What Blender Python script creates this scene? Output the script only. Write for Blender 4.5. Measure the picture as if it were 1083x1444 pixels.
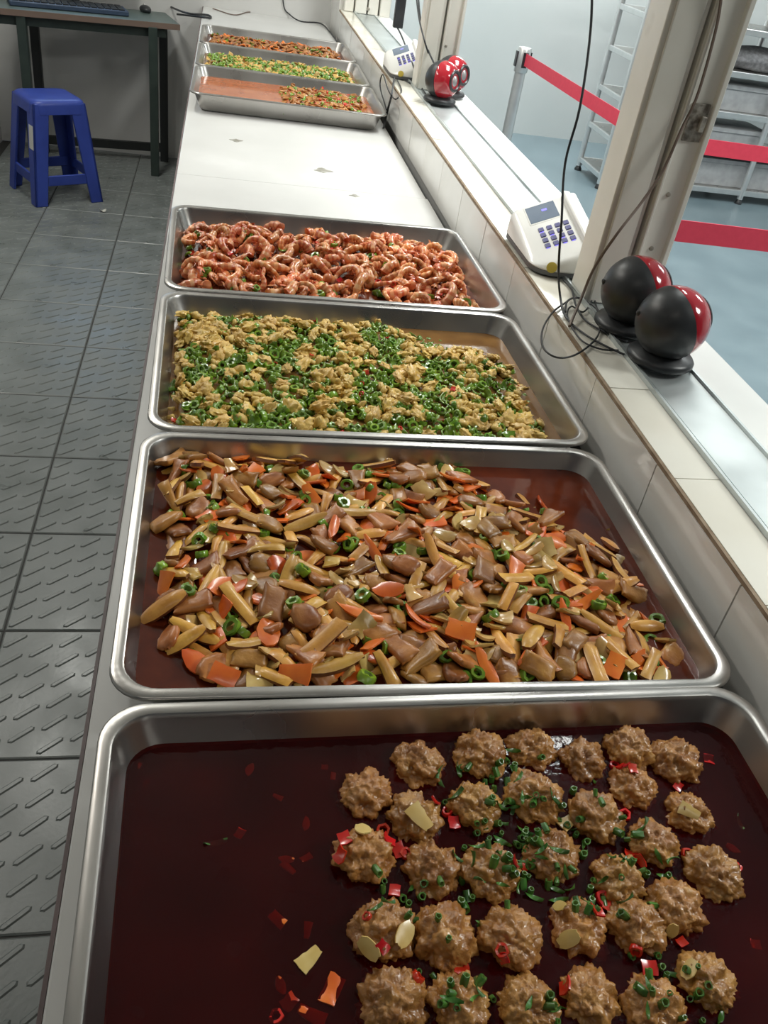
import bpy, bmesh, math, random
import numpy as np
from mathutils import Vector, Matrix, noise
from math import sin, cos, tan, pi, radians, sqrt, atan2

random.seed(7); RNG = np.random.default_rng(7)
SC = bpy.context.scene
COL = SC.collection
for o in list(bpy.data.objects): bpy.data.objects.remove(o)

# ------------------------------------------------------------------ camera
RM = np.array([[0.97975854, -0.14245614, 0.14063942],
               [0.19835900, 0.78549479, -0.58621808],
               [-0.02696117, 0.60224927, 0.79785269]])
FPX = 1213.826
CAM = np.array([0.0800, -0.9305, 1.3852])
cd = bpy.data.cameras.new('camera'); cam = bpy.data.objects.new('camera', cd); COL.objects.link(cam)
cd.sensor_fit = 'AUTO'; cd.sensor_width = 36; cd.lens = FPX / 1444 * 36
cd.clip_start = .02; cd.clip_end = 60
m = Matrix.Identity(4)
for i in range(3):
    m[i][0] = RM[0][i]; m[i][1] = RM[2][i]; m[i][2] = -RM[1][i]; m[i][3] = CAM[i]
cam.matrix_world = m
SC.camera = cam

def at(u, v, x=None, y=None, z=None):
    """point where the photo's pixel meets a plane of the room"""
    d = RM.T @ np.array([(u - 541.5) / FPX, 1, -(v - 722) / FPX])
    if z is not None: t = (z - CAM[2]) / d[2]
    elif x is not None: t = (x - CAM[0]) / d[0]
    else: t = (y - CAM[1]) / d[1]
    return Vector(CAM + t * d)

# ------------------------------------------------------------------ world, lamps, exposure
W = bpy.data.worlds.new('world'); SC.world = W; W.use_nodes = True
W.node_tree.nodes['Background'].inputs[0].default_value = (.80, .86, .92, 1)
W.node_tree.nodes['Background'].inputs[1].default_value = .06
SC.view_settings.view_transform = 'Standard'; SC.view_settings.look = 'None'
SC.view_settings.gamma = 1; SC.view_settings.use_curve_mapping = False
SC.view_settings.exposure = 0.0
def area(name, loc, sx, sy, power, color, rot=(0, 0, 0)):
    L = bpy.data.lights.new(name, 'AREA'); L.shape = 'RECTANGLE'; L.size = sx; L.size_y = sy
    L.energy = power; L.color = color
    o = bpy.data.objects.new(name, L); COL.objects.link(o); o.location = loc; o.rotation_euler = rot
    return o
# dining-hall ceiling panels
area('hall_lamp', (2.3, 5.2, 2.85), 1.4, .5, 66, (.95, .99, .98))
area('hall_lamp', (1.30, 1.75, 2.92), .5, 1.2, 66, (.98, 1, .97))
area('hall_lamp', (4.3, 2.6, 2.92), 1.2, .6, 60, (.95, .99, .98))
area('hall_lamp', (3.0, -.55, 2.92), 1.2, .6, 76, (.98, 1, .96))
# kitchen fluorescent battens
area('kitchen_lamp', (-.55, 2.6, 2.7), .12, 1.2, 27, (1, 1, .93))
area('kitchen_lamp', (-.98, 1.35, 2.2), .12, 1.2, 13, (1, .96, .88), (0, radians(-62), 0))
area('kitchen_lamp', (-.25, -1.45, 2.7), 1.2, .12, 3.5, (1, .93, .82))

# ------------------------------------------------------------------ materials
MATS = {}
def mat(name, c1, c2=None, rough=.5, metal=0, scale=20, bump=0, bscale=None, coat=0, rnd=0, detail=4,
        rough2=None, spec=.5, c3=None, sss=0, emit=0, stretch=None, nlo=.35, nhi=.65):
    if name in MATS: return MATS[name]
    M = bpy.data.materials.new(name); M.use_nodes = True; N = M.node_tree.nodes; L = M.node_tree.links
    B = N['Principled BSDF']
    B.inputs['Roughness'].default_value = rough; B.inputs['Metallic'].default_value = metal
    B.inputs['Specular IOR Level'].default_value = spec
    B.inputs['Coat Weight'].default_value = coat; B.inputs['Coat Roughness'].default_value = .12
    if sss:
        B.inputs['Subsurface Weight'].default_value = sss; B.inputs['Subsurface Radius'].default_value = (.004, .002, .001)
    tc = N.new('ShaderNodeTexCoord'); vec = tc.outputs['Object']
    if stretch:
        mp = N.new('ShaderNodeMapping'); mp.inputs['Scale'].default_value = stretch
        L.new(vec, mp.inputs['Vector']); vec = mp.outputs['Vector']
    nz = N.new('ShaderNodeTexNoise'); nz.inputs['Scale'].default_value = scale; nz.inputs['Detail'].default_value = detail
    L.new(vec, nz.inputs['Vector'])
    if rnd:
        oi = N.new('ShaderNodeObjectInfo')
        ad = N.new('ShaderNodeVectorMath'); ad.operation = 'ADD'
        L.new(vec, ad.inputs[0]); sc_ = N.new('ShaderNodeVectorMath'); sc_.operation = 'SCALE'; sc_.inputs['Scale'].default_value = 37
        cm = N.new('ShaderNodeCombineXYZ'); L.new(oi.outputs['Random'], cm.inputs[0]); L.new(oi.outputs['Random'], cm.inputs[1])
        L.new(cm.outputs[0], sc_.inputs[0]); L.new(sc_.outputs[0], ad.inputs[1]); L.new(ad.outputs[0], nz.inputs['Vector'])
    rp = N.new('ShaderNodeValToRGB'); rp.color_ramp.elements[0].position = nlo; rp.color_ramp.elements[1].position = nhi
    rp.color_ramp.elements[0].color = (*c1, 1); rp.color_ramp.elements[1].color = (*(c2 or c1), 1)
    if c3:
        e = rp.color_ramp.elements.new(min(.98, nhi + .12)); e.color = (*c3, 1)
    L.new(nz.outputs['Fac'], rp.inputs['Fac']); out = rp.outputs['Color']
    if rnd:
        hs = N.new('ShaderNodeHueSaturation'); mr = N.new('ShaderNodeMapRange')
        mr.inputs['To Min'].default_value = 1 - rnd; mr.inputs['To Max'].default_value = 1 + rnd
        L.new(oi.outputs['Random'], mr.inputs['Value']); L.new(mr.outputs[0], hs.inputs['Value']); L.new(out, hs.inputs['Color'])
        mh = N.new('ShaderNodeMapRange'); mh.inputs['To Min'].default_value = .5 - rnd * .04; mh.inputs['To Max'].default_value = .5 + rnd * .04
        m7 = N.new('ShaderNodeMath'); m7.operation = 'MULTIPLY'; m7.inputs[1].default_value = 7.31
        fr = N.new('ShaderNodeMath'); fr.operation = 'FRACT'
        L.new(oi.outputs['Random'], m7.inputs[0]); L.new(m7.outputs[0], fr.inputs[0]); L.new(fr.outputs[0], mh.inputs['Value']); L.new(mh.outputs[0], hs.inputs['Hue'])
        out = hs.outputs['Color']
    L.new(out, B.inputs['Base Color'])
    if rough2 is not None:
        mr2 = N.new('ShaderNodeMapRange'); mr2.inputs['To Min'].default_value = rough; mr2.inputs['To Max'].default_value = rough2
        mr2.inputs['From Min'].default_value = .3; mr2.inputs['From Max'].default_value = .7
        L.new(nz.outputs['Fac'], mr2.inputs['Value']); L.new(mr2.outputs[0], B.inputs['Roughness'])
    if bump:
        n2 = N.new('ShaderNodeTexNoise'); n2.inputs['Scale'].default_value = bscale or scale; n2.inputs['Detail'].default_value = 3
        L.new(tc.outputs['Object'], n2.inputs['Vector'])
        bp = N.new('ShaderNodeBump'); bp.inputs['Strength'].default_value = bump; bp.inputs['Distance'].default_value = .002
        L.new(n2.outputs['Fac'], bp.inputs['Height']); L.new(bp.outputs[0], B.inputs['Normal'])
    if emit:
        B.inputs['Emission Color'].default_value = (*c1, 1); B.inputs['Emission Strength'].default_value = emit
    MATS[name] = M
    return M

STEEL = mat('steel', (.40, .385, .365), (.48, .465, .445), rough=.24, rough2=.36, metal=1, scale=6, bump=.03, bscale=60)
CHROME = mat('chrome', (.74, .75, .75), (.68, .69, .69), rough=.34, metal=.85)
ALU = mat('aluminium', (.46, .50, .50), (.56, .60, .60), rough=.35, rough2=.5, metal=.7, scale=9)
WHITE_TOP = mat('counter_white', (.58, .58, .565), (.65, .65, .635), rough=.32, rough2=.42, scale=3.2, c3=(.72, .72, .71), bump=.02)
TILE_W = mat('wall_tile_white', (.70, .69, .65), (.76, .75, .72), rough=.16, scale=5)
TILE_CREAM = mat('ledge_tile_cream', (.72, .69, .60), (.77, .75, .67), rough=.2, scale=6)
GROUT_B = mat('brown_grout', (.20, .14, .09), (.30, .23, .16), rough=.9, scale=40)
WALLP = mat('wall_paint', (.56, .555, .54), (.60, .595, .58), rough=.75, scale=3)
WALLH = mat('hall_wall_paint', (.70, .73, .72), (.74, .76, .75), rough=.7, scale=2)
CEIL = mat('ceiling_paint', (.70, .70, .68), rough=.9)
FLOORT = mat('kitchen_floor_tile', (.135, .15, .145), (.185, .20, .195), rough=.22, rough2=.5, scale=7, bump=.12, bscale=120)
GROUT_F = mat('floor_grout', (.05, .05, .048), rough=.85)
HALLF = mat('hall_floor', (.165, .225, .255), (.20, .265, .295), rough=.28, rough2=.36, scale=4, bump=.05, bscale=30)
CREAM = mat('cream_paint', (.70, .68, .61), (.76, .74, .67), rough=.4, scale=9, c3=(.64, .61, .54))
PALE = mat('pale_aluminium', (.55, .58, .58), (.60, .62, .62), rough=.4, metal=.3)
GRIME = mat('grimy_latch', (.16, .14, .11), (.48, .45, .39), rough=.5, metal=.4, scale=90)
BLACKP = mat('black_plastic', (.018, .02, .022), (.028, .03, .033), rough=.38, scale=30)
RUBBER = mat('black_rubber', (.015, .015, .016), rough=.55)
REDP = mat('red_gloss', (.36, .012, .022), (.40, .016, .028), rough=.12, coat=.6)
SILVER = mat('silver_cone', (.5, .48, .47), rough=.35, metal=.8)
WPLAST = mat('white_plastic', (.78, .775, .74), (.80, .795, .76), rough=.22)
GREYBASE = mat('grey_plastic', (.12, .125, .13), rough=.5)
LCD = mat('lcd_glass', (.16, .20, .26), (.19, .23, .29), rough=.12)
LCDLIT = mat('lcd_lit', (.22, .2, 1.0), rough=.3, emit=.9)
KEYB = mat('key_blue_grey', (.10, .10, .22), (.13, .13, .28), rough=.35)
KEYLIT = mat('key_backlight', (.25, .2, 1.0), rough=.4, emit=.7)
YELLOW = mat('yellow_sticker', (.55, .42, .06), (.62, .48, .08), rough=.5)
BELT = mat('red_belt', (.78, .055, .10), (.82, .062, .11), rough=.6, scale=60)
BLUEP = mat('blue_plastic', (.028, .055, .31), (.036, .07, .37), rough=.36, scale=12)
STICK = mat('white_sticker', (.62, .61, .56), rough=.7)
GREENM = mat('green_black_metal', (.022, .035, .03), (.03, .045, .038), rough=.45)
BLACKM = mat('black_metal', (.012, .014, .014), rough=.5)
TABTOP = mat('table_top', (.07, .10, .095), (.09, .12, .11), rough=.4, scale=8)
TABEDGE = mat('table_edge', (.16, .11, .085), rough=.6)
CABLE = mat('cable_black', (.02, .022, .025), rough=.5)
CABLEB = mat('cable_brown', (.17, .125, .10), rough=.6)
CTR_SIDE = mat('counter_side', (.30, .28, .26), (.36, .34, .32), rough=.5, scale=5)
EDGE_DARK = mat('counter_edge_trim', (.10, .07, .07), (.14, .10, .10), rough=.5)
GREYBOX = mat('grey_box', (.30, .31, .32), (.38, .39, .40), rough=.6)
SACK = mat('dark_sack', (.14, .14, .145), (.24, .24, .25), rough=.9, scale=50)
BLUEKEY = mat('blue_black_keyboard', (.03, .05, .09), (.04, .065, .115), rough=.5)
# food
SAUCE_R = mat('sauce_dark_red', (.022, .0006, .0012), (.036, .0016, .002), rough=.05, spec=.3, scale=14, bump=.14, bscale=95, c3=(.05, .004, .003))
def see_through(M, fac, tint):
    N = M.node_tree.nodes; L = M.node_tree.links; B = N['Principled BSDF']; out = [n for n in N if n.type == 'OUTPUT_MATERIAL'][0]
    t = N.new('ShaderNodeBsdfTransparent'); t.inputs[0].default_value = (*tint, 1); mx = N.new('ShaderNodeMixShader'); mx.inputs[0].default_value = fac
    L.new(B.outputs[0], mx.inputs[1]); L.new(t.outputs[0], mx.inputs[2]); L.new(mx.outputs[0], out.inputs['Surface'])
see_through(SAUCE_R, .26, (1, .22, .10))
SAUCE_B = mat('sauce_red_brown', (.060, .009, .003), (.115, .020, .006), rough=.06, scale=16, bump=.08, bscale=60, spec=.35)
SAUCE_Y = mat('sauce_oil_brown', (.16, .075, .022), (.24, .12, .035), rough=.08, scale=18, bump=.05, bscale=60)
SAUCE_O = mat('sauce_orange', (.36, .10, .035), (.44, .14, .05), rough=.08, scale=18)
MEAT = mat('meatball_brown', (.27, .105, .020), (.46, .225, .056), rough=.40, scale=75, bump=.6, bscale=240, coat=.35, rnd=.12, c3=(.58, .34, .12))
TOFU = mat('tofu_skin', (.52, .235, .032), (.68, .36, .060), rough=.40, scale=60, coat=.2, rnd=.25, bump=.15, bscale=300)
TOFUE = mat('tofu_brown_edge', (.13, .038, .011), (.22, .075, .020), rough=.4, scale=60, coat=.3, rnd=.2)
CARROT = mat('carrot_orange', (.68, .12, .012), (.80, .19, .022), rough=.3, scale=50, coat=.3, rnd=.14)
PEPPER = mat('pepper_green', (.085, .185, .012), (.19, .33, .026), rough=.24, scale=60, coat=.35, rnd=.3, c3=(.32, .43, .05))
PEPIN = mat('pepper_inside', (.22, .34, .08), (.30, .42, .13), rough=.35, coat=.3)
ONION = mat('onion_pale', (.44, .24, .055), (.64, .44, .16), rough=.22, scale=45, coat=.4, rnd=.25)
PORK = mat('pork_brown', (.27, .092, .016), (.45, .195, .045), rough=.36, scale=50, coat=.1, rnd=.3, c3=(.60, .37, .13), bump=.25, bscale=200)
CHILI = mat('chili_red', (.50, .014, .008), (.62, .03, .012), rough=.22, scale=50, coat=.4, rnd=.12)
GARLIC = mat('garlic_yellow', (.62, .42, .12), (.70, .52, .20), rough=.32, scale=60, coat=.3, rnd=.1)
SCALL = mat('scallion_green', (.030, .11, .014), (.075, .19, .028), rough=.35, scale=90, coat=.25, rnd=.3)
EGG = mat('egg_yellow', (.55, .33, .062), (.71, .475, .125), rough=.45, scale=90, coat=.15, rnd=.14, bump=.4, bscale=260, c3=(.72, .52, .20))
SHRIMP = mat('shrimp_orange', (.52, .095, .022), (.74, .26, .085), rough=.28, scale=70, coat=.35, rnd=.25, c3=(.84, .50, .27))
SHRIMP2 = mat('shrimp_pale_band', (.70, .24, .075), (.84, .46, .22), rough=.3, scale=70, coat=.3, rnd=.2)
FARMIX = mat('far_mix_brown', (.30, .13, .05), (.42, .22, .09), rough=.4, scale=40)

# ------------------------------------------------------------------ mesh helpers
class MB:
    def __init__(s): s.v = []; s.f = []; s.m = []
    def add(s, vs, fs, mi=0):
        n = len(s.v); s.v += [tuple(p) for p in vs]; s.f += [tuple(i + n for i in f) for f in fs]; s.m += [mi] * len(fs); return s
    def box(s, x0, x1, y0, y1, z0, z1, mi=0, M=None):
        vs = [Vector((x, y, z)) for z in (z0, z1) for y in (y0, y1) for x in (x0, x1)]
        if M is not None: vs = [M @ p for p in vs]
        return s.add(vs, [(0, 2, 3, 1), (4, 5, 7, 6), (0, 1, 5, 4), (2, 6, 7, 3), (0, 4, 6, 2), (1, 3, 7, 5)], mi)
    def tube(s, path, r, n=8, mi=0, caps=True):
        P = [Vector(p) for p in path]; rs = r if isinstance(r, (list, tuple)) else [r] * len(P)
        vs = []; ref = None
        for i, p in enumerate(P):
            t = (P[min(i + 1, len(P) - 1)] - P[max(i - 1, 0)]).normalized()
            if ref is None: ref = Vector((0, 0, 1)) if abs(t.z) < .9 else Vector((1, 0, 0))
            a = (ref - t * ref.dot(t)).normalized(); ref = a; b = t.cross(a)
            for k in range(n):
                q = 2 * pi * k / n; vs.append(p + (a * cos(q) + b * sin(q)) * rs[i])
        fs = [(i * n + k, i * n + (k + 1) % n, (i + 1) * n + (k + 1) % n, (i + 1) * n + k) for i in range(len(P) - 1) for k in range(n)]
        if caps: fs += [tuple(range(n))[::-1], tuple((len(P) - 1) * n + k for k in range(n))]
        return s.add(vs, fs, mi)
    def loops(s, Ls, mi=0, cap0=False, cap1=False):
        n = len(Ls[0]); vs = [p for L in Ls for p in L]
        fs = [(i * n + k, i * n + (k + 1) % n, (i + 1) * n + (k + 1) % n, (i + 1) * n + k) for i in range(len(Ls) - 1) for k in range(n)]
        if cap0: fs.append(tuple(range(n))[::-1])
        if cap1: fs.append(tuple((len(Ls) - 1) * n + k for k in range(n)))
        return s.add(vs, fs, mi)
    def lathe(s, prof, n=24, M=None, mi=0):
        Ls = []
        for r, z in prof:
            L = [Vector((max(r, 1e-5) * cos(2 * pi * k / n), max(r, 1e-5) * sin(2 * pi * k / n), z)) for k in range(n)]
            Ls.append([M @ p for p in L] if M is not None else L)
        return s.loops(Ls, mi, True, True)
    def mesh(s, name, mats, smooth=None):
        me = bpy.data.meshes.new(name); me.from_pydata(s.v, [], s.f)
        for mm in (mats if isinstance(mats, (list, tuple)) else [mats]): me.materials.append(mm)
        if any(s.m): me.polygons.foreach_set('material_index', s.m)
        bm = bmesh.new(); bm.from_mesh(me); bmesh.ops.recalc_face_normals(bm, faces=bm.faces)
        bm.to_mesh(me); bm.free()
        if smooth is not None:
            me.polygons.foreach_set('use_smooth', [True] * len(me.polygons))
            if smooth < 180: me.set_sharp_from_angle(angle=radians(smooth))
        me.update(); return me
    def build(s, name, mats, parent=None, smooth=40, bevel=0):
        o = bpy.data.objects.new(name, s.mesh(name, mats, smooth)); COL.objects.link(o)
        if parent: o.parent = parent
        if bevel:
            b = o.modifiers.new('bevel', 'BEVEL'); b.width = bevel; b.segments = 2; b.limit_method = 'ANGLE'; b.angle_limit = radians(40)
        return o
def tag(o, label=None, cat=None, group=None, kind=None):
    if label: o['label'] = label
    if cat: o['category'] = cat
    if group: o['group'] = group
    if kind: o['kind'] = kind
    return o
def empty(name, loc=(0, 0, 0), rz=0, **k):
    o = bpy.data.objects.new(name, None); COL.objects.link(o); o.location = loc; o.rotation_euler = (0, 0, rz)
    o.empty_display_size = .05
    return tag(o, **k)
def inst(name, me, loc, rot=(0, 0, 0), scale=(1, 1, 1), parent=None, **k):
    o = bpy.data.objects.new(name, me); COL.objects.link(o); o.location = loc; o.rotation_euler = rot; o.scale = scale
    if parent: o.parent = parent
    return tag(o, **k)
def smooth_path(pts, sub=6):
    P = [Vector(p) for p in pts]; P = [P[0] * 2 - P[1]] + P + [P[-1] * 2 - P[-2]]; out = []
    for i in range(1, len(P) - 2):
        for k in range(sub):
            t = k / sub; a, b, c, d = P[i - 1], P[i], P[i + 1], P[i + 2]
            out.append(.5 * ((2 * b) + (c - a) * t + (2 * a - 5 * b + 4 * c - d) * t * t + (3 * b - a - 3 * c + d) * t ** 3))
    out.append(P[-2]); return out
def rrect(x0, x1, y0, y1, r, z, n=6):
    out = []
    for cx, cy, a0 in ((x1 - r, y1 - r, 0), (x0 + r, y1 - r, pi / 2), (x0 + r, y0 + r, pi), (x1 - r, y0 + r, 3 * pi / 2)):
        for k in range(n + 1):
            a = a0 + pi / 2 * k / n; out.append(Vector((cx + r * cos(a), cy + r * sin(a), z)))
    return out

# ------------------------------------------------------------------ the setting
ZC = .750          # counter top
ZR = .805          # tray rims
ZS = .862          # window ledge
YB = 4.13          # kitchen back wall
YH = 5.74          # hall far wall

fl = MB().box(-1.05, .62, -1.6, YB, -.06, -.003).build('floor', GROUT_F, smooth=None); tag(fl, kind='structure')
tb = MB(); t_ = .1645; c_ = .003
tb.loops([[Vector((x, y, z)) for x, y in ((-s, -s), (s, -s), (s, s), (-s, s))] for s, z in ((t_, -.02), (t_, -.002), (t_ - c_, 0))], cap1=True)
for i in range(6):
    for j in range(6):
        bx_ = -.1385 + i * .0555; by_ = -.138 + j * .0545 + (.027 if i % 2 else 0)
        if by_ > .14: continue
        Mx = Matrix.Translation((bx_, by_, 0)) @ Matrix.Rotation(radians(41), 4, 'Z')
        lo = [Vector((x, y, -.0005)) for x, y in ((-.024, -.0065), (.024, -.0065), (.029, 0), (.024, .0065), (-.024, .0065), (-.029, 0))]
        hi = [Vector((x * .88, y * .5, .0021)) for x, y, z in lo]
        tb.loops([[Mx @ p for p in lo], [Mx @ p for p in hi]], cap1=True)
tile_me = tb.mesh('floor_tile', FLOORT, None)
for i in range(-2, 3):
    for j in range(-6, 10):
        x = -.341 - .1665 + .333 * (i + 1); y = 2.133 - .1665 + .333 * j - .333 * 4 + .333 * 2
        if x - .17 < -1.02 - .33 or y + .17 > YB + .1 or y < -1.4 or x > .55: continue
        if x - .165 < -1.04: continue
        if y + .1645 > YB: continue
        inst('floor_tile', tile_me, (x, y, 0), parent=fl)

hf = MB().box(.86, 6.5, -1.6, YH, -.06, 0).build('floor_dining_hall', HALLF, smooth=None); tag(hf, kind='structure')
o = MB().box(-1.05, .9, YB, YB + .1, 0, 2.8).build('wall_back', WALLP, smooth=None); tag(o, kind='structure')
o = MB().box(-1.15, -1.05, -1.6, YB + .1, 0, 2.8).build('wall_left', WALLP, smooth=None); tag(o, kind='structure')
o = MB().box(.9, 6.5, YH, YH + .1, 0, 3.0).build('wall_dining_hall', WALLH, smooth=None); tag(o, kind='structure')
o = MB().box(-1.15, .9, -1.6, YB + .1, 2.8, 2.9).build('ceiling', CEIL, smooth=None); tag(o, kind='structure')
o = MB().box(.9, 6.5, -1.6, YH + .1, 3.0, 3.1).build('ceiling_dining_hall', CEIL, smooth=None); tag(o, kind='structure')
o = MB().box(6.5, 6.6, -1.6, YH + .1, 0, 3.0).build('wall_dining_hall_side', WALLH, smooth=None); tag(o, kind='structure')
# hall end wall beyond the kitchen's back wall
o = MB().box(.82, .9, YB + .1, YH, 0, 3.0).build('wall_hall_return', WALLH, smooth=None); tag(o, kind='structure')

# low wall under the serving window, tiled
wr = MB().box(.626, .857, -1.6, YB, 0, ZS - .004).build('wall_right', mat('wall_body', (.30, .30, .29), rough=.9), smooth=None); tag(wr, kind='structure')
P_ = .2225
MB().box(.6215, .6262, -1.6, 3.775, ZS - .0085, ZS - .0018).build('grout_line', GROUT_B, wr, None)
MB().box(.6262, .6285, -1.6, 3.775, ZS - .004, ZS - .0018).build('grout_line', GROUT_B, wr, None)
ft = MB(); ft.box(-.006, 0, -P_ / 2 + .0012, P_ / 2 - .0012, -.105, 0)
face_me = ft.mesh('wall_tile', TILE_W, None)
lt = MB(); lt.box(0, .060, -P_ / 2 + .001, P_ / 2 - .001, -.006, 0)
ledge_me = lt.mesh('ledge_tile', TILE_CREAM, None)
lowt = MB(); lowt.box(-.006, 0, -P_ / 2 + .0012, P_ / 2 - .0012, 0, .745)
for k in range(-6, 19):
    y = -.107 + P_ * (k + .5)
    if y - P_ / 2 > 3.75: continue
    jz = random.uniform(-.0008, .0008)
    inst('wall_tile', face_me, (.6262 + jz * .5, y, ZS - .0072), parent=wr)
    inst('ledge_tile', ledge_me, (.6262, y - .037, ZS - .001 + jz * .5), parent=wr)
# pier at the far end, flush with the tiles, and header over the window
o = MB().box(.621, .857, 3.78, YB, 0, 2.8).build('wall_pier', TILE_W, smooth=None); tag(o, kind='structure')
o = MB().box(.66, .857, -1.6, 3.78, 2.15, 2.8).build('wall_window_header', WALLP, smooth=None); tag(o, kind='structure')

# serving window: bottom track, stiles
win = empty('window_1', (.77, 1.2, ZS), kind='structure')
def wpart(mb, name, m_, sm=30, bev=0):
    o = mb.build(name, m_, None, sm, bev); o.parent = win; o.matrix_parent_inverse = Matrix.Translation(-Vector(win.location)); return o
tr = MB()
y0, y1 = -1.55, 3.775
tr.box(.6865, .785, y0, y1, ZS - .004, ZS - .0015)
tr.box(.6865, .6905, y0, y1, ZS - .0015, ZS + .006)
tr.box(.695, .6965, y0, y1, ZS - .0015, ZS + .003)
tr.box(.781, .785, y0, y1, ZS - .0015, ZS + .0035)
wpart(tr, 'bottom_track', ALU)
wpart(MB().box(.7852, .858, y0, y1, ZS - .004, ZS + .001), 'outer_sill', mat('sill_white', (.72, .73, .71), (.78, .79, .77), rough=.25, scale=5))
def stile(y, tall=2.15):
    a = MB()      # inner sash stile with a grooved face
    a.box(.692, .752, y, y + .07, ZS, tall); a.box(.700, .744, y - .004, y, ZS, tall)
    o1 = wpart(a, 'sash_stile', CREAM, 30, .002)
    b = MB()      # outer sash stile: channel with lips
    b.box(.7575, .806, y - .002, y + .05, ZS, tall); b.box(.7575, .763, y - .010, y - .002, ZS, tall); b.box(.803, .812, y - .012, y + .05, ZS, tall)
    o2 = wpart(b, 'sash_stile', CREAM, 30, .0015)
    c = MB(); c.box(.735, .778, y + .095, y + .15, ZS, tall); c.box(.742, .752, y + .088, y + .095, ZS, tall); c.box(.762, .772, y + .088, y + .095, ZS, tall)
    wpart(c, 'rear_stile', PALE, 30, .002)
    return o1, o2
for ys in (.385, 2.06):
    s1, s2 = stile(ys)
    for (u, v) in (((943, 275), (919, 351)) if ys < 1 else ((629, 65),)):
        p = at(u, v, y=ys - .004)
        sc_ = MB(); sc_.lathe([(.0001, .0025), (.003, .002), (.004, 0), (.004, -.004)], 10, Matrix.Translation((p.x, ys - .003, p.z)) @ Matrix.Rotation(radians(90), 4, 'X'))
        wpart(sc_, 'screw', GRIME)
p = at(982, 172, y=.383)
la = MB(); la.box(p.x - .016, p.x + .014, .380, .3835, p.z - .028, p.z + .026); la.box(p.x + .002, p.x + .010, .372, .381, p.z - .012, p.z + .010)
wpart(la, 'latch', GRIME, 30, .001)
# end frame of the window beside the pier
e = MB()
e.box(.690, .745, 3.72, 3.775, ZS, 2.15); e.box(.752, .800, 3.72, 3.775, ZS, 2.15); e.box(.806, .855, 3.70, 3.775, ZS, 2.15); e.box(.640, .684, 3.735, 3.775, ZS, 2.15)
wpart(e, 'end_frame', CREAM, 30, .003)
p = at(519, 13, y=3.72)
sc_ = MB(); sc_.lathe([(.0001, .004), (.006, .003), (.008, 0), (.008, -.004)], 10, Matrix.Translation((p.x, 3.72, p.z)) @ Matrix.Rotation(radians(90), 4, 'X'))
wpart(sc_, 'screw', GRIME)

# ------------------------------------------------------------------ counter
ctr = empty('serving_counter', (.29, 1.2, 0), label='long white counter that carries the food trays, with a dark brown front edge', cat='counter')
def cpart(mb, name, m_, sm=30, bev=0):
    o = mb.build(name, m_, None, sm, bev); o.parent = ctr; o.matrix_parent_inverse = Matrix.Translation(-Vector(ctr.location)); return o
cpart(MB().box(-.020, .604, -1.5, 1.262, ZC - .03, ZC), 'worktop', WHITE_TOP, None, .002)
cpart(MB().box(-.020, .600, 1.2645, YB - .002, ZC - .03, ZC - .0005), 'worktop', WHITE_TOP, None, .002)
cpart(MB().box(-.0235, -.0202, -1.5, YB - .002, ZC - .034, ZC - .001), 'edge_trim', EDGE_DARK)
cpart(MB().box(0, .02, -1.5, YB - .002, .002, ZC - .03), 'front_panel', CTR_SIDE)
cpart(MB().box(.02, .58, -1.5, -1.48, .002, ZC - .03), 'end_panel', CTR_SIDE)

STAIN = mat('counter_stain', (.20, .19, .15), (.42, .41, .37), rough=.6, scale=60)
for u, v, w in ((455, 240, .022), (333, 198, .016), (500, 276, .012)):
    p = at(u, v, z=ZC); q = MB()
    L1 = [Vector((p.x + w * (1 + .35 * sin(3 * a + u)) * cos(a), p.y + w * .8 * (1 + .3 * cos(4 * a)) * sin(a), ZC + .0002)) for a in [2 * pi * k / 20 for k in range(20)]]
    q.loops([[Vector((a.x, a.y, ZC - .0004)) for a in L1], L1], 0, True, True); cpart(q, 'stain', STAIN)
# ------------------------------------------------------------------ trays
TD, TW = .428, .600
def tray_mesh():
    rim = MB(); bas = MB()
    def lp(i, z): return rrect(i, TW - i, i, TD - i, max(.026, .038 - i * .5), z, 7)
    rim.loops([lp(.0020, -.0045), lp(.0006, -.0048), lp(0, -.0035), lp(.0004, -.0008), lp(.0016, 0), lp(.0100, .0002), lp(.0118, -.0006)])
    rim.loops([lp(.0020, -.0045), lp(.0024, -.0015), lp(.0122, -.0016)])
    bas.loops([lp(.0118, -.0006), lp(.0128, -.0022), lp(.0136, -.005), lp(.0290, -.0445), lp(.0315, -.0495), lp(.036, -.0528), lp(.044, -.0538)], cap1=True)
    bas.loops([lp(.0122, -.0016), lp(.0126, -.0052), lp(.0280, -.045), lp(.0305, -.0505), lp(.0355, -.0540), lp(.044, -.0549)], cap1=True)
    return rim.mesh('rim', STEEL, 60), bas.mesh('basin', STEEL, 60)
rim_me, bas_me = tray_mesh()
TR = {'A': (.0039, -.8583, .0185), 'B': (-.002, -.4262, .006), 'C': (0, .0045, .0174), 'D': (-.0043, .4385, .0191),
      'E': (-.0134, 1.8905, -.0106), 'F': (-.010, 2.3245, -.0070), 'G': (-.007, 2.7580, -.004)}
TL = {'A': 'stainless steel tray holding meatballs in dark red sauce', 'B': 'stainless steel tray holding sliced pork, tofu strips and carrots',
      'C': 'stainless steel tray full of scrambled egg with green peppers', 'D': 'stainless steel tray full of orange shrimps',
      'E': 'stainless steel tray half empty, orange sauce showing beside braised meat',
      'F': 'stainless steel tray of pale green chopped vegetables between two other trays', 'G': 'stainless steel tray of red and brown food next to the back wall'}
TM = {}
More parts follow.
